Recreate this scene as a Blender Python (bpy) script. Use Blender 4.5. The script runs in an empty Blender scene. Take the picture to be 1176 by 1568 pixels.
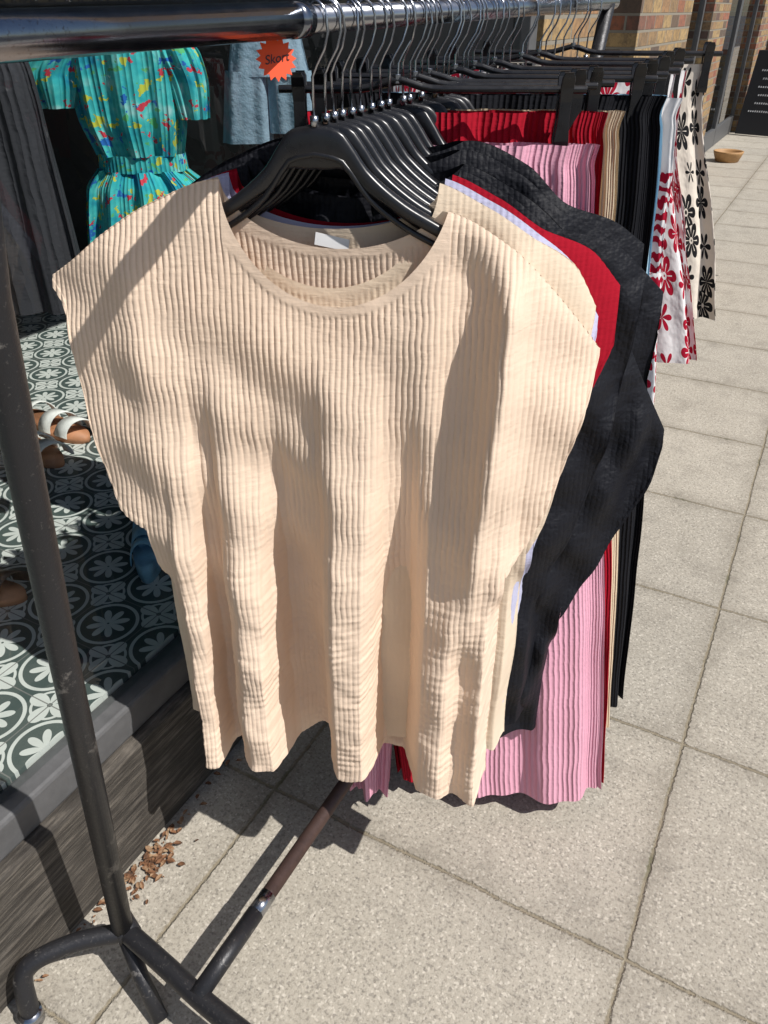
import bpy, math, random
import numpy as np
from mathutils import Vector, Matrix
random.seed(3); rng=np.random.RandomState(5)
C=bpy.context.scene
CAMZ=1.52; RX=-.58
def rail_z(y): return CAMZ-.018+.018*(y-.4)

# ---------------------------------------------------------------- nodes
class NT:
    def __init__(s,name):
        s.m=bpy.data.materials.new(name); s.m.use_nodes=True
        s.t=s.m.node_tree; s.t.nodes.clear(); s.out=s.t.nodes.new('ShaderNodeOutputMaterial')
    def n(s,typ,ins=None,**kw):
        nd=s.t.nodes.new('ShaderNode'+typ)
        for k,v in kw.items(): setattr(nd,k,v)
        if ins:
            for k,v in ins.items(): s.set(nd.inputs[k],v)
        return nd
    def set(s,sock,v):
        if isinstance(v,bpy.types.NodeSocket): s.t.links.new(v,sock)
        elif isinstance(v,bpy.types.Node): s.t.links.new(v.outputs[0],sock)
        else:
            if isinstance(v,tuple) and len(v)==3 and sock.type=='RGBA': v=(*v,1)
            sock.default_value=v
    def m_(s,op,a,b=0.0,c=None,clamp=False):
        nd=s.t.nodes.new('ShaderNodeMath'); nd.operation=op; nd.use_clamp=clamp
        s.set(nd.inputs[0],a); s.set(nd.inputs[1],b)
        if c is not None: s.set(nd.inputs[2],c)
        return nd.outputs[0]
    def mix(s,f,a,b,blend='MIX'):
        nd=s.t.nodes.new('ShaderNodeMix'); nd.data_type='RGBA'; nd.blend_type=blend
        s.set(nd.inputs[0],f); s.set(nd.inputs[6],a); s.set(nd.inputs[7],b)
        return nd.outputs[2]
    def noise(s,vec,scale,detail=3,rough=.5):
        return s.n('TexNoise',{'Vector':vec,'Scale':scale,'Detail':detail,'Roughness':rough}).outputs[0]
    def ramp(s,f,pts):
        nd=s.n('ValToRGB',{'Fac':f}); e=nd.color_ramp.elements
        while len(e)<len(pts): e.new(.5)
        for i,(p,c) in enumerate(pts):
            e[i].position=p; e[i].color=(*c,1) if isinstance(c,tuple) else (c,c,c,1)
        return nd.outputs[0]
    def pos(s): return s.n('NewGeometry').outputs['Position']
    def uv(s): return s.n('UVMap').outputs[0]
    def sep(s,v): return s.n('SeparateXYZ',{0:v}).outputs
    def comb(s,x,y,z=0.0): return s.n('CombineXYZ',{0:x,1:y,2:z}).outputs[0]
    def bump(s,h,dist,strength=1.0,normal=None):
        i={'Height':h,'Distance':dist,'Strength':strength}
        if normal is not None: i['Normal']=normal
        return s.n('Bump',i).outputs[0]
    def bsdf(s,col,rough=.8,metal=0.0,normal=None,spec=None,trans=0.0,transcol=None,sheen=0):
        i={'Base Color':col,'Roughness':rough,'Metallic':metal}
        if normal is not None: i['Normal']=normal
        if spec is not None: i['Specular IOR Level']=spec
        if sheen: i['Sheen Weight']=sheen
        b=s.n('BsdfPrincipled',i).outputs[0]
        if trans:
            j={'Color':transcol if transcol is not None else col}
            if normal is not None: j['Normal']=normal
            tr=s.n('BsdfTranslucent',j).outputs[0]
            b=s.n('MixShader',{0:trans,1:b,2:tr}).outputs[0]
        s.t.links.new(b,s.out.inputs[0]); return s.m

def simple(name,col,rough=.6,metal=0.0,nscale=40,var=.25,bump=.0006,spec=None):
    t=NT(name); p=t.pos(); n=t.noise(p,nscale,3,.6)
    c=t.mix(n,tuple(x*(1-var) for x in col),tuple(min(1,x*(1+var)) for x in col))
    r=t.m_('MULTIPLY_ADD',n,.25,rough-.12)
    return t.bsdf(c,r,metal,t.bump(n,bump),spec)

def fabric(name,col,trans=.15,ribbump=0,period=.009,crease=.001,rough=.9,spec=.2,sheen=0,hz_=.0009):
    t=NT(name); uv=t.uv(); x,y,_=t.sep(uv)
    n1=t.noise(uv,14,4,.6); n2=t.noise(uv,900,1,.5)
    c=t.mix(t.noise(uv,6,2),tuple(v*.93 for v in col),tuple(min(1,v*1.05) for v in col))
    c=t.mix(t.m_('MULTIPLY',n2,.2),c,tuple(v*.7 for v in col))
    hz=t.noise(t.comb(t.m_('MULTIPLY',x,30.0),t.m_('MULTIPLY',y,190.0)),1.0,3,.65)
    h=t.m_('ADD',t.m_('MULTIPLY',n1,crease*4),t.m_('MULTIPLY',hz,hz_))
    h=t.m_('MULTIPLY_ADD',n2,.0002,h)
    if ribbump:
        w=t.m_('ABSOLUTE',t.m_('SINE',t.m_('MULTIPLY_ADD',n1,2.5,t.m_('MULTIPLY',x,math.pi/period))))
        h=t.m_('MULTIPLY_ADD',w,ribbump,h)
    return t.bsdf(c,rough,0.0,t.bump(h,1.0,.9),spec,trans,sheen=sheen)

M={}
M['peach']=fabric('peach_crinkle_fabric',(.90,.71,.55),.12)
M['cream']=fabric('cream_fabric',(.86,.71,.54),.12)
M['lilac']=fabric('lilac_fabric',(.62,.62,.82),.15)
M['red']=fabric('red_fabric',(.42,.006,.022),.1)
M['pink']=fabric('pink_fabric',(.85,.43,.55),.12,.003,.011)
M['black']=fabric('black_fabric',(.0065,.007,.011),.0,.0005,.008,crease=.0035,rough=.6,spec=.25,hz_=.0006)
M['blackrib']=fabric('black_rib_fabric',(.007,.0075,.011),.0,.003,.010,rough=.8,spec=.2)
M['redrib']=fabric('red_rib_fabric',(.42,.006,.022),.08,.003,.010)
M['creamrib']=fabric('cream_rib_fabric',(.80,.64,.45),.12,.003,.010)
M['ltblue']=fabric('light_blue_fabric',(.45,.66,.80),.12)
M['greyrib']=fabric('grey_rib_fabric',(.045,.045,.052),.0,.004,.018)
M['plastic']=simple('black_plastic',(.012,.012,.014),.30,0,60,.3,.0001)
M['chrome']=simple('chrome_wire',(.42,.43,.46),.22,1.0,30,.2,.00005)
M['white']=simple('white_paper',(.8,.8,.8),.7,0,30,.03,.0001)

def flower_nodes(t,uv,bg,fg,scale,pet):
    v=t.n('TexVoronoi',{'Vector':uv,'Scale':scale,'Randomness':.45})
    sc=(scale,scale,scale)
    x,y,_=t.sep(t.n('VectorMath',{0:t.n('VectorMath',{0:uv,1:sc},operation='MULTIPLY').outputs[0],1:t.n('VectorMath',{0:v.outputs['Position'],1:sc},operation='MULTIPLY').outputs[0]},operation='SUBTRACT').outputs[0])
    r=v.outputs['Distance']; a=t.m_('ARCTAN2',y,x)
    pt=t.m_('ABSOLUTE',t.m_('COSINE',t.m_('MULTIPLY',a,pet/2)))
    lim=t.m_('MULTIPLY_ADD',t.m_('POWER',pt,.5),.42,.12)
    f=t.m_('MULTIPLY',t.m_('LESS_THAN',r,lim),t.m_('GREATER_THAN',r,.11))
    vein=t.m_('MULTIPLY',t.m_('GREATER_THAN',pt,.988),t.m_('LESS_THAN',r,.34))
    f=t.m_('MULTIPLY',f,t.m_('SUBTRACT',1.0,vein))
    f=t.m_('MAXIMUM',f,t.m_('LESS_THAN',r,.06))
    return t.mix(f,bg,fg)
def flower_mat(name,bg,fg,scale,pet):
    t=NT(name); uv=t.uv(); c=flower_nodes(t,uv,bg,fg,scale,pet)
    return t.bsdf(c,.85,0.0,t.bump(t.noise(uv,12,3),.012,.8),.2,.1)
M['redfloral']=flower_mat('red_floral_print',(.82,.80,.80),(.42,.006,.03),12.0,6)
M['bwfloral']=flower_mat('black_floral_print',(.80,.72,.62),(.012,.012,.014),12.0,6)
def paisley():
    t=NT('paisley_print'); uv=t.uv()
    w=t.n('TexWave',{'Vector':uv,'Scale':13.0,'Distortion':5.0,'Detail':1.0,'Detail Scale':2.2},wave_type='RINGS').outputs[1]
    x,y,_=t.sep(uv)
    band=t.m_('MULTIPLY',t.m_('LESS_THAN',y,-.25),t.m_('GREATER_THAN',y,-.48))
    f=t.m_('GREATER_THAN',w,.45)
    c=t.mix(t.m_('MULTIPLY',f,band),(.82,.80,.80),(.40,.006,.03))
    c2=flower_nodes(t,uv,(.82,.80,.80),(.42,.006,.03),11.5,8)
    c=t.mix(t.m_('LESS_THAN',y,-.48),c,c2)
    return t.bsdf(c,.85,0.0,t.bump(t.noise(uv,12,3),.012,.8),.2,.1)
M['paisley']=paisley()
def teal():
    t=NT('teal_print_fabric'); uv=t.uv(); ad=lambda a:t.n('VectorMath',{0:uv,1:a},operation='ADD').outputs[0]
    n1=t.noise(uv,16,3,.6); n2=t.noise(ad((3.,7.,0.)),30,3,.6); n3=t.noise(ad((9.,1.,0.)),36,3,.6)
    c=t.ramp(n1,[(.32,(.01,.22,.40)),(.45,(.04,.46,.50)),(.57,(.09,.60,.58)),(.7,(.42,.76,.74))])
    c=t.mix(t.m_('GREATER_THAN',n2,.61),c,(.60,.62,.08))
    c=t.mix(t.m_('GREATER_THAN',n3,.625),c,(.66,.06,.09))
    c=t.mix(t.m_('LESS_THAN',n3,.36),c,(.12,.50,.20))
    c=t.mix(t.m_('LESS_THAN',n2,.37),c,(.03,.17,.55))
    x,y,_=t.sep(uv); w=t.m_('ABSOLUTE',t.m_('SINE',t.m_('MULTIPLY',x,math.pi/.010)))
    return t.bsdf(c,.85,0.0,t.bump(w,.0018),.2,.1)
M['teal']=teal()
def denim():
    t=NT('light_denim'); uv=t.uv(); n=t.noise(uv,20,4,.7); n2=t.noise(uv,600,1)
    c=t.mix(n,(.12,.21,.30),(.28,.40,.50)); c=t.mix(t.m_('MULTIPLY',n2,.3),c,(.6,.65,.7))
    return t.bsdf(c,.9,0.0,t.bump(n,.006),.2)
M['denim']=denim()

# ---------------------------------------------------------------- mesh helpers
def mesh_obj(name,verts,faces,mats,uvs=None,midx=None,smooth=True,parent=None):
    me=bpy.data.meshes.new(name)
    me.from_pydata([tuple(v) for v in verts] if not isinstance(verts,np.ndarray) else verts.tolist(),[],faces if not isinstance(faces,np.ndarray) else faces.tolist())
    for m in (mats if isinstance(mats,list) else [mats]): me.materials.append(m)
    if uvs is not None:
        l=me.uv_layers.new(name='UVMap'); vi=np.empty(len(me.loops),int); me.loops.foreach_get('vertex_index',vi)
        l.data.foreach_set('uv',np.asarray(uvs,float)[vi].ravel())
    if midx is not None: me.polygons.foreach_set('material_index',midx)
    me.polygons.foreach_set('use_smooth',[smooth]*len(me.polygons))
    me.update(); o=bpy.data.objects.new(name,me); C.collection.objects.link(o)
    if parent: o.parent=parent
    return o
def empty(name):
    o=bpy.data.objects.new(name,None); C.collection.objects.link(o); return o
class Acc:
    def __init__(s): s.v=[];s.f=[];s.m=[];s.n=0
    def add(s,v,f,mi=0):
        s.v+= [tuple(map(float,a)) for a in v]; s.f+=[[i+s.n for i in q] for q in f]; s.m+=[mi]*len(f); s.n+=len(v)
    def tube(s,pts,r,seg=10,mi=0,rr=None,cap=True):
        pts=[Vector(p) for p in pts]; n=len(pts); V=[];F=[]
        prev=None
        for i,p in enumerate(pts):
            t=(pts[min(i+1,n-1)]-pts[max(i-1,0)]).normalized()
            if prev is None:
                a=t.orthogonal().normalized()
            else: a=(prev-t*prev.dot(t)).normalized()
            prev=a; b=t.cross(a); R=rr[i] if rr else r
            for j in range(seg):
                th=2*math.pi*j/seg; V.append(p+(a*math.cos(th)+b*math.sin(th))*R)
        for i in range(n-1):
            for j in range(seg):
                F.append([i*seg+j,i*seg+(j+1)%seg,(i+1)*seg+(j+1)%seg,(i+1)*seg+j])
        if cap: F.append(list(range(seg))[::-1]); F.append([(n-1)*seg+j for j in range(seg)])
        s.add(V,F,mi)
    def box(s,x0,x1,y0,y1,z0,z1,mi=0):
        V=[(x,y,z) for x in(x0,x1) for y in(y0,y1) for z in(z0,z1)]
        s.add(V,[[0,1,3,2],[4,6,7,5],[0,4,5,1],[2,3,7,6],[0,2,6,4],[1,5,7,3]],mi)
    def obj(s,name,mats,smooth=True,parent=None,bevel=0):
        o=mesh_obj(name,s.v,s.f,mats,None,s.m,smooth,parent)
        if bevel:
            b=o.modifiers.new('b','BEVEL'); b.width=bevel; b.segments=2; b.limit_method='ANGLE'
        return o
def cub(xs,ys):
    xs=np.array(xs,float); ys=np.array(ys,float); d=np.diff(ys)/np.diff(xs); m=np.zeros_like(ys)
    m[1:-1]=np.where(d[1:]*d[:-1]>0,2*d[1:]*d[:-1]/(d[1:]+d[:-1]+1e-12),0); m[0]=d[0]; m[-1]=d[-1]
    def f(x):
        x=np.clip(x,xs[0],xs[-1]); i=np.clip(np.searchsorted(xs,x)-1,0,len(xs)-2); h=xs[i+1]-xs[i]; t=(x-xs[i])/h
        return (2*t**3-3*t**2+1)*ys[i]+(t**3-2*t**2+t)*h*m[i]+(-2*t**3+3*t**2)*ys[i+1]+(t**3-t**2)*h*m[i+1]
    return f
def sst(a,b,x):
    t=np.clip((x-a)/(b-a),0,1); return t*t*(3-2*t)
def wav(seed,fx,fz,n=7):
    r=np.random.RandomState(seed); P=[(r.uniform(.4,1)*fx*r.choice([-1,1]),r.uniform(.2,1)*fz,r.uniform(0,6.28),r.uniform(.5,1)) for _ in range(n)]
    def f(x,z): return sum(a*np.sin(x*p+z*q+o) for p,q,o,a in P)/n
    return f
def to_world(k,z,d,O,th,lean):
    dx,dy=math.cos(th),math.sin(th); dd=d+lean*(-z-.1)
    return np.stack([O[0]+k*dx+dd*dy,O[1]+k*dy-dd*dx,CAMZ+z],-1)

def shirt(name,y0,th,lean,mat,topL,topR,slvL,slvR,neck,body,hem,Wf,amp=1.0,step=.0011,rstep=.004,rib=.0016,period=.0084,seed=1,ridge=1.0,narrow=(.13,0.0),depth=.016,wr=.003,wrf=30,backdrop=.045,crk=.0):
    """neck=(k0,halfw,ztop,zfront,zback); body=(kL,kR,zarmL,zarmR)"""
    O=(RX,y0); th=math.radians(th)
    kn,nw,nzt,nzf,nzb=neck; kL,kR,zaL,zaR=body
    top=cub([p[0] for p in topL]+[p[0] for p in topR],[p[1] for p in topL]+[p[1] for p in topR])
    sL=cub([p[0] for p in slvL],[p[1] for p in slvL]); sR=cub([p[0] for p in slvR],[p[1] for p in slvR])
    W=cub([w[0] for w in Wf],[w[1] for w in Wf])
    n1=wav(seed,wrf,wrf*.6); n2=wav(seed+9,12,5); n3=wav(seed+20,70,560,11); n4=wav(seed+33,26,14); nb=wav(seed+5,45,6)
    nw1=wav(seed+51,18,30,6); nw2=wav(seed+52,60,110,8); n5=wav(seed+53,150,190,12); n6=wav(seed+54,55,45,9); n7=wav(seed+55,240,120,12)
    hemn=wav(seed+44,70,1); nd=wav(seed+60,70,60,8)
    def tops(r,side):
        zt=top(r); e=np.clip(1-((r-kn)/nw)**2,0,1); zz=nzf if side>0 else nzb
        return np.where(np.abs(r-kn)<nw, np.minimum(zt, nzt+(zz-nzt)*e**.62), zt)
    def F(r,z,side):
        zt=top(r)
        low=sst(-.66,-1.15,z)
        X=np.where(r<0,r*(1-narrow[0]*low),r*(1-narrow[1]*low))
        X=X+.0055*nw1(r,z)*sst(-.25,-.5,z)
        A=sst(-.36,-1.08,z)**.9*amp
        dt=np.clip(zt-z,0,None)
        base=depth*(1-np.exp(-dt/.03))+.012*sst(0,.3,dt)
        if side>0:
            D=base+A*W(X+.010*nw1(r*.3+2,z))+.010*n2(r,z)*sst(0,.25,dt)+.013*n4(r,z)*sst(0.03,.3,dt)
            D+=crk*.012*n6(r,z)*sst(-.25,-.5,z)
            rc=.262+.06*(z+.27)
            D+=ridge*(.034*np.exp(-((r-rc)/.020)**2)-.022*np.exp(-((r-rc+.06)/.03)**2))*sst(.0,.08,dt)*sst(-.95,-.68,z)
            lc=-.262-.05*(z+.27)
            D+=ridge*(.012*np.exp(-((r-lc)/.03)**2))*sst(.0,.08,dt)*sst(-.9,-.7,z)
            D+=ridge*(.014*np.exp(-((r-.03-.05*(z+.4))/.05)**2)-.018*np.exp(-((r+.10+.10*(z+.5))/.035)**2)-.012*np.exp(-((r-.115+.02*(z+.5))/.025)**2))*sst(-.33,-.6,z)*sst(-1.1,-.8,z)
        else:
            D=-base-(backdrop*sst(-.25,-.9,z))+A*.018*nb(X,z)-.006*n2(r,z)
        D+=-.40*np.clip(r-.275,0,None)-.22*np.clip(-.29-r,0,None)
        D+=crk*(.010*np.sin(z*42)*sst(-.30,-.38,r)+.007*np.sin(z*36+1)*sst(.30,.38,r))
        D+=wr*n1(r,z)*sst(0,.08,dt)+wr*.55*nd(r,z)*sst(.02,.15,dt)
        ed=np.maximum(sst(kR-.025,kR,r),sst(-(kL)-.025,-(kL),-r))*sst(zaR-.02,zaR-.10,z)
        com=-.02-.02*A/max(amp,.01)
        D=D*(1-ed*.85)+com*ed*.85
        return X,z,D
    VV=[];FF=[];UU=[];off=0
    def patch(r0,r1,topf,botf,side):
        nonlocal off
        nc=max(3,int((r1-r0)/step)+1); r=np.linspace(r0,r1,nc)
        zt=topf(r,side); zb=botf(r); nr=max(3,int(np.max(zt-zb)/rstep)+1)
        t=np.linspace(0,1,nr)[:,None]; R=np.broadcast_to(r,(nr,nc)); Z=zt+(zb-zt)*t
        X,Zz,D=F(R,Z,side); P=to_world(X,Zz,D,O,th,lean)
        gu=np.gradient(P,axis=1); gv=np.gradient(P,axis=0); N=np.cross(gv,gu); N/= (np.linalg.norm(N,axis=-1,keepdims=True)+1e-9)
        dist=zt-Z
        nk=np.abs(R-kn)<nw
        band=np.where(nk,sst(.016,.012,dist*np.sqrt(np.clip(1-((R-kn)/nw)**2,.05,1))),0)
        low=sst(-.55,-.92,Z)
        prof=np.abs(np.sin(math.pi*R/period+1.5*nw1(R,Z)+.9*nw2(R,Z)))**.5
        h=rib*(1-.50*low)*(prof-.65)*(1-band)*(.9+.6*n6(R,Z)+.4*n7(R*.5,Z*.6))
        h=h+.0011*band+rib*(.14+.62*low)*n3(R,Z)*.85+crk*(.0005+.0017*low)*n5(R,Z)+crk*.0012*low*n7(R,Z)
        hb=sst(.014,.010,Z-zb); h=h+.0009*hb
        P=P+N*h[...,None]
        idx=np.arange(nr*nc).reshape(nr,nc)+off
        q=np.stack([idx[:-1,:-1],idx[1:,:-1],idx[1:,1:],idx[:-1,1:]],-1).reshape(-1,4)
        VV.append(P.reshape(-1,3));FF.append(q);UU.append(np.stack([R+ (3 if side<0 else 0),Z],-1).reshape(-1,2)); off+=nr*nc
    for side in (1,-1):
        patch(kL,kR,tops,lambda r:hem+.018*hemn(r,0*r)-.04*np.clip(r,0,.3)/.3*(side>0),side)
        patch(topL[0][0],kL,tops,sL,side)
        patch(kR,topR[-1][0],tops,sR,side)
    return mesh_obj(name,np.concatenate(VV),np.concatenate(FF),mat,np.concatenate(UU))

# ---- front shirt
Wfront=[(-.30,-.02),(-.245,-.01),(-.226,.018),(-.206,.012),(-.190,-.055),(-.172,-.058),(-.158,.0),(-.132,.03),(-.102,.024),(-.088,-.02),(-.070,-.082),(-.035,-.098),(-.010,-.08),(.004,-.01),(.022,.026),(.062,.03),(.080,-.005),(.094,-.07),(.128,-.088),(.146,-.04),(.165,.018),(.20,.034),(.228,.010),(.265,.030),(.30,-.02)]
topL=[(-.392,-.318),(-.35,-.292),(-.297,-.255),(-.222,-.213),(-.127,-.183)]
topR=[(.168,-.215),(.256,-.258),(.32,-.318),(.365,-.368),(.39,-.40)]
slvL=[(-.392,-.335),(-.372,-.362),(-.360,-.42),(-.353,-.52),(-.340,-.61),(-.32,-.665),(-.28,-.69)]
slvR=[(.285,-.735),(.318,-.69),(.345,-.62),(.372,-.50),(.385,-.44),(.39,-.41)]
shirt('peach_ribbed_shirt',.89,22,.10,M['peach'],topL,topR,slvL,slvR,(.025,.150,-.190,-.333,-.268),(-.28,.285,-.69,-.735),-1.158,Wfront,rstep=.003,rib=.0027,crk=1.0)
def W_rand(seed,a=.02):
    r=np.random.RandomState(seed); xs=np.linspace(-.45,.45,15); return [(x,r.uniform(-a,a)) for x in xs]
def bshirt(name,y0,mat,tipR,z_tip,sl,body,hem,seed,th=22,lean=.03,rib=.0018,wr=.003,wrf=30,dz=0,step=.0022,neckz=(-.20,-.32,-.25),rstep=.007):
    tL=[(-.36,-.30+dz),(-.297,-.255+dz),(-.222,-.213+dz),(-.127,-.183+dz)]
    kt,zt=tipR; bl=min(body,.315)
    tR=[(.13,-.185+dz),(.21,-.215+dz),(.27,-.25+dz*.5),((.27+kt)/2+.01,(-.25+zt)/2+.012),(kt,zt)]
    sR=sorted(sl+[(kt,z_tip)])
    sL=[(-.36,-.32),(-.345,-.55),(-bl,-.70)]
    return shirt(name,y0,th,lean,mat,tL,tR,sL,sR,(0,.145,neckz[0]+dz,neckz[1],neckz[2]),(-bl,body,-.70,sR[0][1]),hem,W_rand(seed),.8,step,rstep,rib,.0084,seed,.6,(.0,.0),.012,wr,wrf,.03)
bshirt('cream_ribbed_shirt',.917,M['cream'],(.372,-.350),-.37,[(.312,-.74),(.335,-.68),(.355,-.52)],.312,-1.14,11,lean=.045)
bshirt('lilac_ribbed_shirt',.937,M['lilac'],(.372,-.372),-.40,[(.315,-.74),(.345,-.60)],.315,-1.06,12,lean=.030,dz=.002)
bshirt('red_ribbed_shirt',.957,M['red'],(.395,-.335),-.42,[(.29,-.74),(.35,-.55)],.29,-1.08,13,lean=.025,dz=.004)
bk=dict(rib=.0005,step=.004,rstep=.005)
bshirt('black_top',.982,M['black'],(.425,-.325),-.36,[(.335,-.84),(.37,-.74),(.400,-.60),(.42,-.45)],.335,-1.15,14,lean=.045,wr=.026,wrf=60,dz=.006,neckz=(-.19,-.27,-.22),**bk)
bshirt('black_batwing_top',1.005,M['black'],(.505,-.60),-.63,[(.365,-.95),(.41,-.86),(.46,-.76),(.492,-.69)],.365,-1.21,15,lean=.03,wr=.034,wrf=85,dz=.010,neckz=(-.18,-.22,-.20),**bk)
bshirt('black_top',1.035,M['black'],(.45,-.37),-.44,[(.37,-.98),(.42,-.8),(.445,-.55)],.37,-1.1,16,lean=.03,wr=.024,wrf=60,dz=.022,neckz=(-.165,-.19,-.18),**bk)
bshirt('black_top',1.062,M['black'],(.40,-.30),-.35,[(.31,-.75),(.37,-.6)],.31,-1.0,17,lean=.02,wr=.018,wrf=60,dz=.030,neckz=(-.16,-.18,-.17),**bk)

# ---- lofted tubes (trousers, skirts, dresses)
def loft(secs,nf,amp,seed,seg=160,rows=120,ph=0.0):
    z=np.array([s[0] for s in secs])[::-1]
    f=[cub(z,[s[i] for s in secs][::-1]) for i in (1,2,3)]
    zz=np.linspace(secs[0][0],secs[-1][0],rows)[:,None]; ph_=np.linspace(0,2*math.pi,seg+1)[None,:]
    kc,hw,hd=[g(zz) for g in f]; w=wav(seed,1,9); t=(secs[0][0]-zz)/(secs[0][0]-secs[-1][0])
    r=np.random.RandomState(seed); o1,o2=r.uniform(0,6,2)
    fold=(np.cos(nf*ph_+o1+1.2*np.sin(ph_+o2)+.4*w(ph_,zz))*.7+np.cos((nf*2+1)*ph_+o2)*.3)
    a=amp(t); n=wav(seed+3,3,40)
    k=kc+hw*np.cos(ph_)*(1+.02*n(np.cos(ph_),zz)); d=hd*np.sin(ph_)+a*fold+.004*n(np.sin(ph_)*2,zz)
    k=k+a*.4*fold*np.cos(ph_)
    return k+0*zz,zz+0*k,d,np.stack([np.broadcast_to(ph_*np.mean(hw),k.shape),np.broadcast_to(zz,k.shape)],-1)
def grid_faces(nr,nc,off=0):
    i=np.arange(nr*nc).reshape(nr,nc)+off
    return np.stack([i[:-1,:-1],i[1:,:-1],i[1:,1:],i[:-1,1:]],-1).reshape(-1,4)
def hung(name,y0,th,lean,mat,parts,x0=RX):
    V=[];Fa=[];U=[];off=0
    for p in parts:
        k,z,d,uv=loft(**p); P=to_world(k,z,d,(x0,y0),math.radians(th),lean)
        V.append(P.reshape(-1,3)); Fa.append(grid_faces(*k.shape,off)); U.append(uv.reshape(-1,2)); off+=k.size
    return mesh_obj(name,np.concatenate(V),np.concatenate(Fa),mat,np.concatenate(U))
def trousers(name,y0,mat,hemz,kc,wk,legs,seed,th=22,lean=.1,top=-.155,am=.016):
    waist=dict(secs=[(top,kc,wk,.016),(top-.025,kc,wk*.98,.020),(top-.05,kc,wk,.022),(top-.32,kc,wk*1.08,.028)],nf=17,amp=lambda t:.005+.004*(1-t),seed=seed,seg=300,rows=60)
    parts=[waist]; w0=wk*1.08/2
    for i,(c,w,s) in enumerate(legs):
        parts.append(dict(secs=[(top-.30,kc+s*w0,w0,.028),(top-.7,(kc+s*w0)*.45+c*.55,w0*.5+w*.5,.03),(hemz,c,w,.036)],nf=5,amp=lambda t:am*t**.7+.002,seed=seed+1+i,seg=240,rows=110))
    return hung(name,y0,th,lean,mat,parts)
trousers('pink_ribbed_trousers',1.11,M['pink'],-1.455,.060,.235,[(.318,.150,1),(-.045,.040,-1)],21,27,.10,top=-.165)
trousers('red_ribbed_trousers',1.165,M['redrib'],-1.46,.06,.225,[(.405,.045,1),(.050,.055,-1)],24,27,.105,top=-.128)
trousers('cream_ribbed_trousers',1.215,M['creamrib'],-1.40,.065,.235,[(.41,.05,1),(.25,.05,-1)],27,25,.05,top=-.13)
trousers('black_trousers',1.31,M['blackrib'],-1.40,.05,.285,[(.40,.07,1),(.2,.07,-1)],30,22,.04,top=-.115)
trousers('light_blue_trousers',1.39,M['ltblue'],-1.0,.04,.285,[(.25,.08,1),(.05,.09,-1)],33,22,.03,top=-.12)
trousers('paisley_print_trousers',1.48,M['paisley'],-.74,.04,.29,[(.26,.165,1),(-.10,.16,-1)],36,20,.02,top=-.13)
def skirt(name,y0,mat,hemz,wk,hk,seed,th=20,top=-.10):
    return hung(name,y0,th,.02,mat,[dict(secs=[(top,0.02,wk,.016),(top-.06,0.02,wk,.02),(top-.3,0.02,(wk+hk)/2,.03),(hemz,0.02,hk,.04)],nf=9,amp=lambda t:.002+.018*t,seed=seed,seg=300,rows=100)])
skirt('red_floral_skirt',1.62,M['redfloral'],-.655,.27,.42,41)
skirt('red_floral_skirt',1.72,M['redfloral'],-.60,.27,.38,42)
skirt('black_floral_skirt',1.95,M['bwfloral'],-.66,.28,.41,43)

# ---- hangers
def hanger_pts(y,th,k,z,d=0): 
    c,s=math.cos(th),math.sin(th); return Vector((RX+k*c+d*s,y+k*s-d*c,rail_z(y)-.005+z))
def hook(a,y,th,zb,hth,k0=0):
    R=.0205; pts=[(0,zb),(0,-.058),(.006,-.046),(.016,-.030),(.0215,-.012)]
    pts+=[(R*math.cos(g),R*math.sin(g)) for g in np.radians(np.linspace(-10,195,13))]
    c,s=math.cos(hth),math.sin(hth); ly=random.uniform(-.012,.012)
    a.tube([Vector((RX+k*c,y+k*s+ly*max(0,1+z/.1),rail_z(y)+z)) for k,z in pts],.0019,6,1)
    a.tube([Vector((RX,y,rail_z(y)+zb-.006)),Vector((RX,y,rail_z(y)+zb+.006))],.0055,8,1)
def clothes_hanger(y,th):
    a=Acc(); th=math.radians(th)
    g=cub([0,.03,.05,.065,.115,.168,.222],[-.104,-.110,-.132,-.153,-.192,-.221,-.256])
    V=[];F=[];ks=np.linspace(-.215,.215,61); seg=14
    for i,k in enumerate(ks):
        ak=abs(k); zt=float(g(ak)); h=.010+.016*math.exp(-(ak/.06)**2); w=.0065+.007*float(sst(.03,.12,ak))
        if i in(0,60): h*=.4;w*=.5
        for j in range(seg):
            t=2*math.pi*j/seg; cs,sn=math.cos(t),math.sin(t)
            V.append(hanger_pts(y,th,k,zt-h+h*math.copysign(abs(sn)**.7,sn),w*math.copysign(abs(cs)**.8,cs)))
    for i in range(60):
        for j in range(seg): F.append([i*seg+j,i*seg+(j+1)%seg,(i+1)*seg+(j+1)%seg,(i+1)*seg+j])
    F.append(list(range(seg))); F.append([60*seg+j for j in range(seg)][::-1])
    a.add(V,F,0)
    a.tube([hanger_pts(y,th,k,float(g(abs(k)))-.030-.004*math.cos(k*9),.004) for k in np.linspace(-.17,.17,31)],.004,8,0)
    hook(a,y,th,-.106,th+random.uniform(-.35,.35))
    return a.obj('clothes_hanger',[M['plastic'],M['chrome']])
ys=[.89,.917,.937,.957,.982,1.005,1.035,1.062]
for y in ys: clothes_hanger(y,22)
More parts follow.
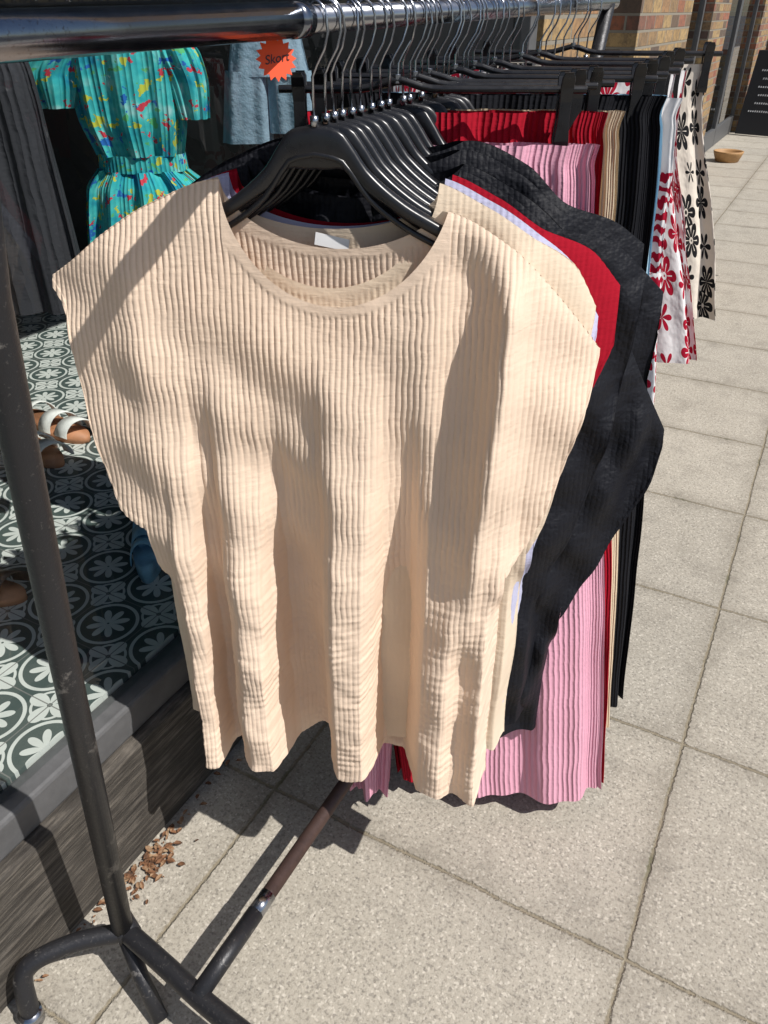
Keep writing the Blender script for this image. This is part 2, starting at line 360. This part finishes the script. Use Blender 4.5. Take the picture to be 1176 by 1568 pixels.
def clip_hanger(y,th,w=.2,zt=-.085,kc=.05):
    a=Acc(); th=math.radians(th); P=lambda k,z,d=0:hanger_pts(y,th,k+kc,z,d)
    hook(a,y,th,zt+.008,th+random.uniform(-.2,.2))
    a.tube([P(k,zt+.012*math.exp(-((k+kc)/.03)**2)) for k in np.linspace(-w-.03,w+.03,31)],.0055,8,0)
    for s in(-1,1):
        k0=s*w
        for sd in(-1,1):
            V=[]
            for dz,dd,hw in [(.022,.017,.006),(.016,.016,.009),(.004,.011,.0095),(-.015,.008,.0085),(-.04,.0075,.0085),(-.066,.0065,.011),(-.074,.005,.010)]:
                for kk,ex in((-hw,0),(hw,0),(hw,.0045),(-hw,.0045)):
                    V.append(P(k0+kk,zt+dz,sd*(dd+ex)))
            F=[]
            for i in range(6):
                for j in range(4): F.append([i*4+j,i*4+(j+1)%4,(i+1)*4+(j+1)%4,(i+1)*4+j])
            F+= [[0,1,2,3],[27,26,25,24]]
            a.add(V,F,0)
        a.tube([P(k0-.007,zt-.008,0),P(k0+.007,zt-.008,0)],.010,12,1)
    o=a.obj('clip_hanger',[M['plastic'],M['chrome']],False,bevel=.0015); return o
for y,th,w in [(1.11,27,.19),(1.165,27,.19),(1.215,25,.2),(1.31,22,.24),(1.39,22,.24),(1.48,20,.24),(1.62,20,.22),(1.72,20,.22),(1.95,20,.24)]: clip_hanger(y,th,w)
for y in [1.085,1.13,1.15,1.19,1.24,1.265,1.285,1.34,1.36,1.42,1.45,1.52,1.56,1.65,1.76,1.82,1.88,1.99,2.06]: clothes_hanger(y,random.uniform(8,30))

# ---------------------------------------------------------------- rack
def paint_metal():
    t=NT('scratched_black_paint'); p=t.pos(); n=t.noise(p,22,6,.7); n2=t.noise(p,160,3,.7)
    f=t.ramp(n,[(.60,0.0),(.66,1.0)]); f2=t.ramp(n2,[(.62,0.0),(.68,.6)])
    c=t.mix(f2,(.022,.022,.025),(.09,.085,.08)); c=t.mix(f,c,(.16,.15,.14))
    return t.bsdf(c,t.m_('MULTIPLY_ADD',n2,.3,.28),.25,t.bump(n2,.0006))
def rail_metal():
    t=NT('worn_chrome_tube'); p=t.pos(); n=t.noise(p,30,6,.7); n2=t.noise(p,260,3,.7)
    c=t.mix(n,(.17,.19,.23),(.33,.35,.39)); c=t.mix(t.ramp(n2,[(.60,0.0),(.68,.6)]),c,(.10,.07,.055))
    return t.bsdf(c,t.m_('MULTIPLY_ADD',n,.25,.05),1.0,t.bump(n2,.0001))
def rust():
    t=NT('rusty_tube'); p=t.pos(); n=t.noise(p,40,6,.7)
    return t.bsdf(t.mix(n,(.035,.022,.020),(.13,.075,.06)),.5,.3,t.bump(n,.0006))
M['paint']=paint_metal(); M['rail']=rail_metal(); M['rust']=rust()
rk=empty('clothes_rack')
def T(name,pts,r,mat,seg=28,rr=None):
    a=Acc(); a.tube(pts,r,seg,0,rr); return a.obj(name,[mat],parent=rk)
T('top_rail_outer',[(RX,-.15,rail_z(-.15)),(RX,.872,rail_z(.872))],.0178,M['rail'])
T('rail_collar',[(RX,.852,rail_z(.852)),(RX,.878,rail_z(.878))],.0186,M['rail'])
T('top_rail_inner',[(RX,.8,rail_z(.8)),(RX,2.25,rail_z(2.25))],.0148,M['chrome'])
PB=(-.774,.437,.125)
T('upright_near',[(-.61,.44,1.47),(-.648,.44,1.30),(-.702,.44,.85),PB],.0185,M['paint'])
T('upright_strut',[PB,(-.72,.41,.06),(-.66,.385,.012)],.014,M['paint'])
def bez(pts,n=8):
    out=[]; P=[Vector(p) for p in pts]
    P=[P[0]]+P+[P[-1]]
    for i in range(1,len(P)-2):
        for j in range(n):
            t=j/n; a,b,c,d=P[i-1:i+3]
            out.append(.5*((2*b)+(c-a)*t+(2*a-5*b+4*c-d)*t*t+(3*b-a-3*c+d)*t**3))
    out.append(P[-2]); return out
T('foot_left',bez([(-.77,.435,.125),(-.83,.38,.128),(-.872,.325,.122),(-.882,.30,.10),(-.872,.285,.05),(-.868,.280,.012)]),.0165,M['paint'])
T('base_crossbar',bez([(-.78,.44,.125),(-.66,.425,.125),(-.56,.412,.122),(-.40,.40,.12),(-.33,.395,.10),(-.31,.39,.02)]),.0175,M['paint'])
T('joint_sleeve',[(-.79,.448,.125),(-.755,.435,.125)],.0215,M['paint'])
T('bottom_bar_near',[(RX,.41,.13),(RX,.575,.13)],.0165,M['paint'])
T('bottom_bar_joint',[(RX,.57,.13),(RX,.615,.13)],.0158,M['chrome'])
T('bottom_bar_far',[(RX,.61,.13),(RX,2.2,.13)],.0145,M['rust'])
T('foot_cap',[(-.868,.280,.0),(-.868,.280,.03)],.02,M['chrome'])
T('upright_far',[(RX,2.2,rail_z(2.2)),(-.66,2.2,.8),(-.76,2.2,.12)],.0165,M['paint'])
T('base_far',bez([(-.9,2.2,.0),(-.9,2.2,.10),(-.8,2.2,.125),(-.45,2.2,.125),(-.35,2.2,.1),(-.35,2.2,0)]),.0165,M['paint'])

# ---------------------------------------------------------------- ground
def paving():
    t=NT('paving_slabs'); p=t.pos(); x,y,z=t.sep(p)
    wob=t.m_('MULTIPLY',t.m_('SUBTRACT',t.noise(p,6,2),.5),.010)
    xs=t.m_('DIVIDE',t.m_('ADD',t.m_('SUBTRACT',x,.04),wob),.81); ysn=t.m_('DIVIDE',t.m_('ADD',t.m_('SUBTRACT',y,.889),wob),.586)
    fx=t.m_('FRACT',xs); fy=t.m_('FRACT',ysn)
    dx=t.m_('MULTIPLY',t.m_('MINIMUM',fx,t.m_('SUBTRACT',1.0,fx)),.81); dy=t.m_('MULTIPLY',t.m_('MINIMUM',fy,t.m_('SUBTRACT',1.0,fy)),.586)
    d=t.m_('MINIMUM',dx,dy)
    j=t.ramp(t.m_('MULTIPLY',t.m_('ADD',d,t.m_('MULTIPLY',t.m_('SUBTRACT',t.noise(p,60,4,.75),.5),.014)),50.0),[(.08,1.0),(.28,0.0)])
    cell=t.n('TexWhiteNoise',{'Vector':t.comb(t.m_('FLOOR',xs),t.m_('FLOOR',ysn))},noise_dimensions='3D').outputs[0]
    n=t.noise(p,2.2,4,.6); sp=t.noise(p,120,3,.8); sp2=t.n('TexVoronoi',{'Vector':p,'Scale':230.0}).outputs['Color']
    base=t.mix(n,(.37,.335,.275),(.49,.45,.38))
    base=t.mix(t.m_('MULTIPLY',cell,.40),base,(.33,.305,.26))
    base=t.mix(t.ramp(sp,[(.34,.65),(.50,0.0)]),base,(.18,.165,.135))
    base=t.mix(t.ramp(sp,[(.57,0.0),(.72,.6)]),base,(.60,.56,.48))
    g=t.sep(sp2)[0]; base=t.mix(t.ramp(g,[(.88,0.0),(.93,.40)]),base,(.12,.11,.10))
    base=t.mix(t.ramp(g,[(.05,.5),(.10,0.0)]),base,(.68,.63,.54))
    st=t.noise(p,7,6,.75); base=t.mix(t.ramp(st,[(.50,0.0),(.74,.55)]),base,(.20,.18,.15))
    grime=t.ramp(d,[(.0,.55),(.06,0.0)]); base=t.mix(t.m_('MULTIPLY',grime,st),base,(.15,.13,.10))
    jc=t.mix(t.noise(p,60,2),(.15,.125,.085),(.38,.325,.23)); moss=t.ramp(t.noise(p,7,2),[(.60,0.0),(.68,.5)])
    jc=t.mix(moss,jc,(.06,.075,.025))
    v=t.n('TexVoronoi',{'Vector':p,'Scale':2.6,'Randomness':1.0}); gd=t.ramp(v.outputs['Distance'],[(.035,.8),(.055,0.0)])
    base=t.mix(gd,base,(.09,.083,.075))
    c=t.mix(t.m_('MULTIPLY',j,.9),base,jc)
    h=t.m_('ADD',t.m_('MULTIPLY',j,-1.6),t.m_('MULTIPLY',sp,.9))
    return t.bsdf(c,.9,0.0,t.bump(h,.0022,1.0),.25)
a=Acc()
a.add([(-1.7,-6,0),(2.6,-6,0),(2.6,120,0),(-1.7,120,0)],[[0,1,2,3]])
a.obj('pavement',[paving()],False)
a=Acc(); a.box(2.6,2.75,-6,120,-.13,.004); a.obj('kerb',[simple('granite_kerb',(.32,.31,.30),.8,0,120,.3)],False,bevel=.01)
a=Acc(); a.add([(-300,-300,-.125),(300,-300,-.125),(300,300,-.125),(-300,300,-.125)],[[0,1,2,3]]); a.obj('ground',[simple('asphalt',(.05,.05,.052),.9,0,200,.4,.003)],False)

# ---------------------------------------------------------------- shop building
def brickmat():
    t=NT('stock_brick'); p=t.pos(); x,y,z=t.sep(p); v=t.comb(t.m_('ADD',x,y),z)
    b=t.n('TexBrick',{'Vector':v,'Scale':1.0,'Mortar Size':.007,'Mortar Smooth':.2,'Brick Width':.225,'Row Height':.075,'Color1':(0,0,0),'Color2':(1,1,1),'Mortar':(.5,.5,.5)})
    f=b.outputs['Fac']; n=t.noise(p,26,5,.75)
    c=t.ramp(b.outputs['Color'],[(0.0,(.38,.24,.10)),(.3,(.46,.31,.14)),(.5,(.33,.11,.06)),(.62,(.38,.24,.11)),(.8,(.10,.07,.06)),(.95,(.38,.14,.08))])
    c=t.mix(t.ramp(n,[(.42,0.0),(.68,.8)]),c,(.08,.065,.05)); c=t.mix(f,c,(.26,.23,.18))
    return t.bsdf(c,.9,0.0,t.bump(t.m_('SUBTRACT',t.m_('MULTIPLY',n,.4),f),.008))
TS=.155
def tiles():
    t=NT('patterned_floor_tiles'); p=t.pos(); x,y,z=t.sep(p)
    def cellp(o):
        fx=t.m_('SUBTRACT',t.m_('FRACT',t.m_('ADD',t.m_('DIVIDE',x,TS),o)),.5); fy=t.m_('SUBTRACT',t.m_('FRACT',t.m_('ADD',t.m_('DIVIDE',y,TS),o)),.5)
        r=t.m_('SQRT',t.m_('ADD',t.m_('MULTIPLY',fx,fx),t.m_('MULTIPLY',fy,fy))); return r,t.m_('ARCTAN2',fy,fx)
    def ring(r,r0,w): return t.m_('LESS_THAN',t.m_('ABSOLUTE',t.m_('SUBTRACT',r,r0)),w)
    def petals(r,a,n,r0,r1,sh=0.0):
        c=t.m_('ABSOLUTE',t.m_('COSINE',t.m_('ADD',t.m_('MULTIPLY',a,n/2),sh)))
        return t.m_('MULTIPLY',t.m_('LESS_THAN',r,t.m_('MULTIPLY_ADD',t.m_('POWER',c,.8),r1-r0,r0)),t.m_('GREATER_THAN',r,r0*.7))
    r,a=cellp(0.0); q,b=cellp(.5)
    f=t.m_('MAXIMUM',ring(r,.41,.025),petals(r,a,8.0,.07,.30))
    f=t.m_('MAXIMUM',f,ring(r,.035,.018)); 
    f=t.m_('MAXIMUM',f,petals(q,b,4.0,.05,.32)); f=t.m_('MAXIMUM',f,t.m_('MULTIPLY',ring(q,.23,.018),t.m_('GREATER_THAN',r,.44)))
    fx=t.m_('ABSOLUTE',t.m_('SUBTRACT',t.m_('FRACT',t.m_('DIVIDE',x,TS)),.5)); fy=t.m_('ABSOLUTE',t.m_('SUBTRACT',t.m_('FRACT',t.m_('DIVIDE',y,TS)),.5))
    gr=t.m_('GREATER_THAN',t.m_('MAXIMUM',fx,fy),.492)
    c=t.mix(f,(.055,.085,.08),(.70,.72,.68)); c=t.mix(gr,c,(.2,.2,.19)); c=t.mix(t.m_('MULTIPLY',t.noise(p,25,4),.3),c,(.2,.2,.19))
    return t.bsdf(c,.35,0.0,None,.4)
def oldwood():
    t=NT('weathered_wood'); p=t.pos(); x,y,z=t.sep(p)
    n=t.noise(t.comb(t.m_('MULTIPLY',x,40.0),t.m_('MULTIPLY',y,6.0),t.m_('MULTIPLY',z,90.0)),1.0,6,.75)
    bl=t.noise(p,9,3,.6)
    c=t.ramp(n,[(.32,(.022,.019,.017)),(.48,(.075,.066,.056)),(.7,(.24,.21,.175))])
    c=t.mix(t.ramp(bl,[(.4,0.0),(.65,.6)]),c,(.04,.035,.03))
    return t.bsdf(c,.85,0.0,t.bump(n,.006),.3)
def glass():
    t=NT('shop_window_glass'); g=t.n('NewGeometry')
    d=t.m_('ABSOLUTE',t.n('VectorMath',{0:g.outputs['Incoming'],1:g.outputs['Normal']},operation='DOT_PRODUCT').outputs['Value'])
    fr=t.m_('MULTIPLY_ADD',t.m_('POWER',t.m_('SUBTRACT',1.0,d),5.0),.92,.05,clamp=True)
    tr=t.n('BsdfTransparent',{'Color':(.92,.95,.94)}).outputs[0]; gl=t.n('BsdfGlossy',{'Roughness':.0,'Color':(.9,.9,.9)}).outputs[0]
    mx=t.n('MixShader',{0:fr,1:tr,2:gl}).outputs[0]; t.t.links.new(mx,t.out.inputs[0]); return t.m
M['brick']=brickmat(); M['tiles']=tiles(); M['wood']=oldwood(); M['glass']=glass()
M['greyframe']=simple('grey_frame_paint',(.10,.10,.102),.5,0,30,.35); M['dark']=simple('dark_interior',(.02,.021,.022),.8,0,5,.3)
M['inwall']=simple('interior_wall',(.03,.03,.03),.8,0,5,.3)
sb=empty('shop_building')
def B(name,boxes,mat,bev=.003):
    a=Acc()
    for b in boxes: a.box(*b)
    return a.obj(name,[mat],False,sb,bev)
B('timber_plinth',[(-1.05,-.925,-3,2.8,.0,.285)],M['wood'],.008)
B('window_sill',[(-1.01,-.950,-3,2.8,.288,.365)],M['greyframe'],.008)
B('tiled_floor',[(-4.5,-1.012,-3,2.79,.29,.372)],M['tiles'],0)
a=Acc(); a.add([(-.985,-3,.366),(-.985,2.78,.366),(-.985,2.78,2.75),(-.985,-3,2.75)],[[0,1,2,3]]); a.obj('window_glass',[M['glass']],False,sb)
B('window_frame',[(-1.01,-.955,2.73,2.8,.366,2.75),(-1.01,-.955,-3,2.8,2.752,2.85)],M['greyframe'])
B('fascia',[(-1.3,-.9,-3,2.8,2.852,3.5)],M['greyframe'])
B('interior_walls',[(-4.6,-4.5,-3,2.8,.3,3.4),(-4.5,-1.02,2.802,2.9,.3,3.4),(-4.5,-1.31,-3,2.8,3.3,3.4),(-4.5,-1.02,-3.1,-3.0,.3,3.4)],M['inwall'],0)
B('brick_piers',[(-1.4,-.97,2.905,3.62,0,3.5),(-1.6,-1.08,4.75,6.2,0,3.5),(-2.0,-1.42,9.3,10.4,0,3.5),(-2.0,-1.42,13.6,15.0,0,3.5),(-2.0,-1.42,19,60,0,3.5)],M['brick'],.002)
B('upper_wall',[(-1.6,-1.0,-3,6.2,3.502,9),(-2.0,-1.42,6.21,60,3.502,9)],M['brick'],0)
B('door_recess',[(-2.3,-2.2,3.62,4.75,0,3.5),(-2.3,-2.2,6.2,9.3,0,3.5),(-2.3,-2.2,10.4,13.6,0,3.5),(-2.3,-2.2,15,19,0,3.5)],M['dark'],0)
fr=[]
for y0,y1,x in [(3.63,4.74,-1.25),(6.22,7.7,-1.5),(7.72,9.28,-1.5),(10.42,11.9,-1.5),(11.92,13.58,-1.5),(15.02,17,-1.5),(17.02,18.98,-1.5)]:
    fr+=[(x-.05,x,y0,y0+.07,0.004,3.4),(x-.05,x,y1-.07,y1,.004,3.4),(x-.05,x,y0+.07,y1-.07,.004,.22),(x-.05,x,y0+.07,y1-.07,3.3,3.4)]
B('shopfront_frames',fr,M['greyframe'])
a=Acc()
for y0,y1,x in [(3.63,4.74,-1.25),(6.22,7.7,-1.5),(7.72,9.28,-1.5),(10.42,11.9,-1.5),(11.92,13.58,-1.5)]:
    a.add([(x-.025,y0+.07,.22),(x-.025,y1-.07,.22),(x-.025,y1-.07,3.3),(x-.025,y0+.07,3.3)],[[0,1,2,3]])
a.obj('shopfront_glass',[M['glass']],False,sb)

# ---------------------------------------------------------------- window display
def ring_obj(name,y,x,th,mat,parts): return hung(name,y,th,0,mat,parts,x0=x)
ring_obj('teal_print_dress',1.265,-1.25,28,M['teal'],[
 dict(secs=[(-.01,0,.05,.035),(-.035,0,.085,.05),(-.07,0,.110,.06),(-.17,0,.105,.06),(-.245,.005,.085,.05)],nf=9,amp=lambda t:.005+.007*t,seed=61,seg=160,rows=60),
 dict(secs=[(-.243,.005,.088,.053),(-.275,.005,.090,.055)],nf=4,amp=lambda t:.002+0*t,seed=62,seg=80,rows=8),
 dict(secs=[(-.272,.005,.090,.052),(-.31,.01,.125,.07),(-.5,.01,.15,.09),(-.75,.01,.16,.09)],nf=11,amp=lambda t:.010+.012*t,seed=63,seg=200,rows=60),
 dict(secs=[(-.04,-.09,.03,.04),(-.06,-.115,.055,.05),(-.11,-.145,.062,.05),(-.16,-.145,.045,.045)],nf=8,amp=lambda t:.007+0*t,seed=64,seg=100,rows=30),
 dict(secs=[(-.04,.09,.03,.04),(-.07,.10,.045,.045),(-.12,.115,.04,.04),(-.18,.12,.03,.035)],nf=8,amp=lambda t:.007+0*t,seed=65,seg=100,rows=30)])
ring_obj('denim_shorts',1.56,-1.13,30,M['denim'],[
 dict(secs=[(-.05,0,.075,.03),(-.12,0,.09,.035)],nf=5,amp=lambda t:.005+0*t,seed=66,seg=100,rows=30),
 dict(secs=[(-.11,-.045,.048,.035),(-.25,-.055,.058,.035)],nf=4,amp=lambda t:.005+0*t,seed=67,seg=100,rows=30),
 dict(secs=[(-.11,.045,.048,.035),(-.23,.055,.058,.035)],nf=4,amp=lambda t:.005+0*t,seed=68,seg=100,rows=30)])
ring_obj('grey_ribbed_dress',1.02,-1.36,20,M['greyrib'],[
 dict(secs=[(.0,0,.07,.04),(-.1,0,.10,.05),(-.3,0,.11,.06),(-.50,0,.12,.07)],nf=7,amp=lambda t:.004+.01*t,seed=69,seg=200,rows=80)])
def sandal(name,x,y,z,rot,L,mat_s,mat_u):
    a=Acc(); out=[];n=28
    for i in range(n):
        t=2*math.pi*i/n; c,s=math.cos(t),math.sin(t); w=.5*(.34+.05*c)*L; out.append((c*L/2,s*w*(1-.12*c*c)-.02*L*c))
    V=[(px,py,h) for h in(0,.02) for px,py in out]
    V=[(px,py,(0 if i<n else .022+.03*max(0,-px/L*2))) for i,(px,py,_) in enumerate(V)]
    F=[[i,(i+1)%n,n+(i+1)%n,n+i] for i in range(n)]+[list(range(n))[::-1],[n+i for i in range(n)]]
    a.add(V,F,0)
    for cx,w2,hh in[(.30*L,.050,.05),(.02*L,.050,.06),(-.30*L,.022,.075)]:
        pts=[]
        for wv in(-w2/2,w2/2):
            pts.append([(cx+wv+.02*math.cos(u),math.cos(u)*.19*L,.02+math.sin(u)*hh) for u in np.linspace(0,math.pi,15)])
        V=pts[0]+pts[1]+[(p[0],p[1]*.94,p[2]-.003) for p in pts[1]]+[(p[0],p[1]*.94,p[2]-.003) for p in pts[0]]
        F=[]
        for r in range(4):
            for i in range(14): F.append([r*15+i,r*15+i+1,((r+1)%4)*15+i+1,((r+1)%4)*15+i])
        a.add(V,F,1)
    o=a.obj(name,[mat_s,mat_u]); o.location=(x,y,z); o.rotation_euler=(0,0,rot); return o
tan=simple('tan_leather',(.50,.22,.11),.6); wl=simple('white_leather',(.80,.79,.75),.5); bl=simple('blue_leather',(.24,.48,.66),.5); br=simple('brown_leather',(.05,.03,.02),.4)
sandal('white_sandal',-1.98,1.46,.373,.0,.26,tan,wl); sandal('white_sandal',-1.93,1.32,.373,-.1,.26,tan,wl)
sandal('blue_sandal',-1.255,1.09,.373,2.3,.23,bl,bl); sandal('blue_sandal',-1.32,1.19,.373,2.0,.23,bl,bl)
sandal('brown_sandal',-1.50,.78,.373,.4,.24,tan,br)

# ---------------------------------------------------------------- small things
def flat(name,cx,cy,cz,pts,nrm,mat,thick=.0012):
    n=Vector(nrm).normalized(); r=Vector((0,0,1)).cross(n).normalized(); u=n.cross(r); c=Vector((cx,cy,cz))
    N=len(pts); V=[c+r*p[0]+u*p[1]+n*h for h in(0,thick) for p in pts]
    F=[list(range(N))[::-1],[N+i for i in range(N)]]+[[i,(i+1)%N,N+(i+1)%N,N+i] for i in range(N)]
    return mesh_obj(name,V,F,mat,None,None,False)
star=[]
for i in range(32):
    r=.0235 if i%2==0 else .018; t=2*math.pi*i/32; star.append((r*math.cos(t),r*math.sin(t)))
orange=simple('orange_card',(.90,.09,.02),.6,0,20,.03,.00005)
nv=(.75,-.70,.25)
SP=Vector((-.592,.835,CAMZ-.047))
st=flat('price_sticker',*SP,star,nv,orange)
cu=bpy.data.curves.new('sticker_text','FONT'); cu.body='Skort'; cu.size=.013; cu.align_x='CENTER'; cu.align_y='CENTER'; cu.extrude=.0002; cu.shear=.3
to=bpy.data.objects.new('handwriting',cu); C.collection.objects.link(to); cu.materials.append(M['plastic'])
n=Vector(nv).normalized(); r=Vector((0,0,1)).cross(n).normalized(); u=n.cross(r)
mt=Matrix((r,u,n)).transposed().to_4x4(); mt.translation=SP+n*.0016
to.matrix_world=mt @ Matrix.Rotation(.15,4,'Z'); to.parent=st
rect=lambda w,h:[(-w/2,-h/2),(w/2,-h/2),(w/2,h/2),(-w/2,h/2)]
flat('price_tag',-.318,1.63,CAMZ-.20,rect(.058,.115),(.5,-.85,.25),M['white'])
flat('garment_label',-.572,.905,CAMZ-.262,[(-.022,-.004),(.024,-.012),(.026,.003),(-.020,.012)],(.38,-.9,.2),M['white'])
# leaf litter
a=Acc()
for i in range(170):
    if random.random()<.75: x=-.915+abs(random.gauss(0,.03)); y=random.gauss(.60,.05)
    else: x=-.915+abs(random.gauss(0,.02)); y=random.uniform(.3,1.2)
    s=random.uniform(.003,.011); t=random.uniform(0,6.28); tl=random.uniform(-.6,.6); z=.002+random.uniform(0,.006)
    V=[]
    for px,py in[(-1,0),(-.3,.5),(.5,.4),(1,0),(.4,-.5),(-.4,-.4)]:
        X,Y=px*s,py*s; V.append((x+X*math.cos(t)-Y*math.sin(t),y+X*math.sin(t)+Y*math.cos(t),z+abs(py)*s*.6+X*tl*.5+.004))
    a.add(V,[[0,1,2,3],[0,3,4,5]],0)
def litter():
    t=NT('dry_leaves'); n=t.noise(t.pos(),55,2); return t.bsdf(t.ramp(n,[(.3,(.06,.03,.015)),(.5,(.20,.09,.04)),(.7,(.36,.25,.15))]),.85,0.0)
a.obj('leaf_litter',[litter()],False)
# bowl
a=Acc(); seg=40; prof=[(.10,.0),(.13,.004),(.165,.09),(.172,.115),(.160,.118),(.150,.10),(.12,.03),(.0,.025)]
V=[(r*math.cos(2*math.pi*j/seg),r*math.sin(2*math.pi*j/seg),z) for r,z in prof for j in range(seg)]
F=[[i*seg+j,i*seg+(j+1)%seg,(i+1)*seg+(j+1)%seg,(i+1)*seg+j] for i in range(len(prof)-1) for j in range(seg)]
a.add(V,F); o=a.obj('dog_bowl',[simple('tan_ceramic',(.42,.24,.10),.6)]); o.location=(-1.16,10.75,0)
# a-board
ab=empty('chalkboard_sign'); a=Acc()
for s in(-1,1):
    V=[];
    for (xx,zz) in[(-.3,.02),(.3,.02),(.3,1.05),(-.3,1.05)]:
        for dd in(0,.025): V.append((xx,s*(.30-.27*zz/1.05)+s*dd,zz))
    a.add(V,[[0,2,4,6],[7,5,3,1],[0,1,3,2],[2,3,5,4],[4,5,7,6],[6,7,1,0]])
fb=a.obj('frame',[simple('black_board',(.015,.015,.017),.6)],False,ab,.004)
a=Acc()
for i in range(7):
    zz=.9-i*.1; w=random.uniform(.08,.22)
    for j in range(int(w/.03)*2):
        x=-w+j*.03; y=-(.30-.27*zz/1.05)-.029
        a.add([(x,y,zz),(x+.018,y,zz+.004),(x+.018,y+.005,zz+.02+random.random()*.01),(x,y+.005,zz+.022)],[[0,1,2,3]])
a.obj('chalk_lettering',[M['white']],False,ab); ab.location=(-1.05,13.5,0); ab.rotation_euler=(0,0,-.2)

# ---------------------------------------------------------------- light, camera
S=Vector((.77,.0,1.0)).normalized(); el=math.asin(S.z); rot=math.atan2(S.x,S.y)
sun=bpy.data.lights.new('sun','SUN'); sun.energy=5; sun.angle=math.radians(.53); sun.color=(1,.965,.92)
so=bpy.data.objects.new('sun',sun); C.collection.objects.link(so); so.rotation_euler=S.to_track_quat('Z','Y').to_euler(); so.location=(5,0,8)
w=bpy.data.worlds.new('World'); C.world=w; w.use_nodes=True; nt=w.node_tree; nt.nodes.clear()
sky=nt.nodes.new('ShaderNodeTexSky'); sky.sky_type='NISHITA'; sky.sun_disc=False; sky.sun_elevation=el; sky.sun_rotation=rot
bg=nt.nodes.new('ShaderNodeBackground'); bg.inputs[1].default_value=.08; ow=nt.nodes.new('ShaderNodeOutputWorld')
nt.links.new(sky.outputs[0],bg.inputs[0]); nt.links.new(bg.outputs[0],ow.inputs[0])
C.view_settings.view_transform='Standard'; C.view_settings.look='None'; C.view_settings.exposure=0
cam=bpy.data.cameras.new('camera'); co=bpy.data.objects.new('camera',cam); C.collection.objects.link(co); C.camera=co
cam.sensor_fit='VERTICAL'; cam.sensor_height=36; cam.lens=36*1178/1568; cam.clip_start=.02; cam.clip_end=800
co.location=(0,0,CAMZ); co.rotation_euler=(math.radians(90-33.14),0,math.radians(28.44))
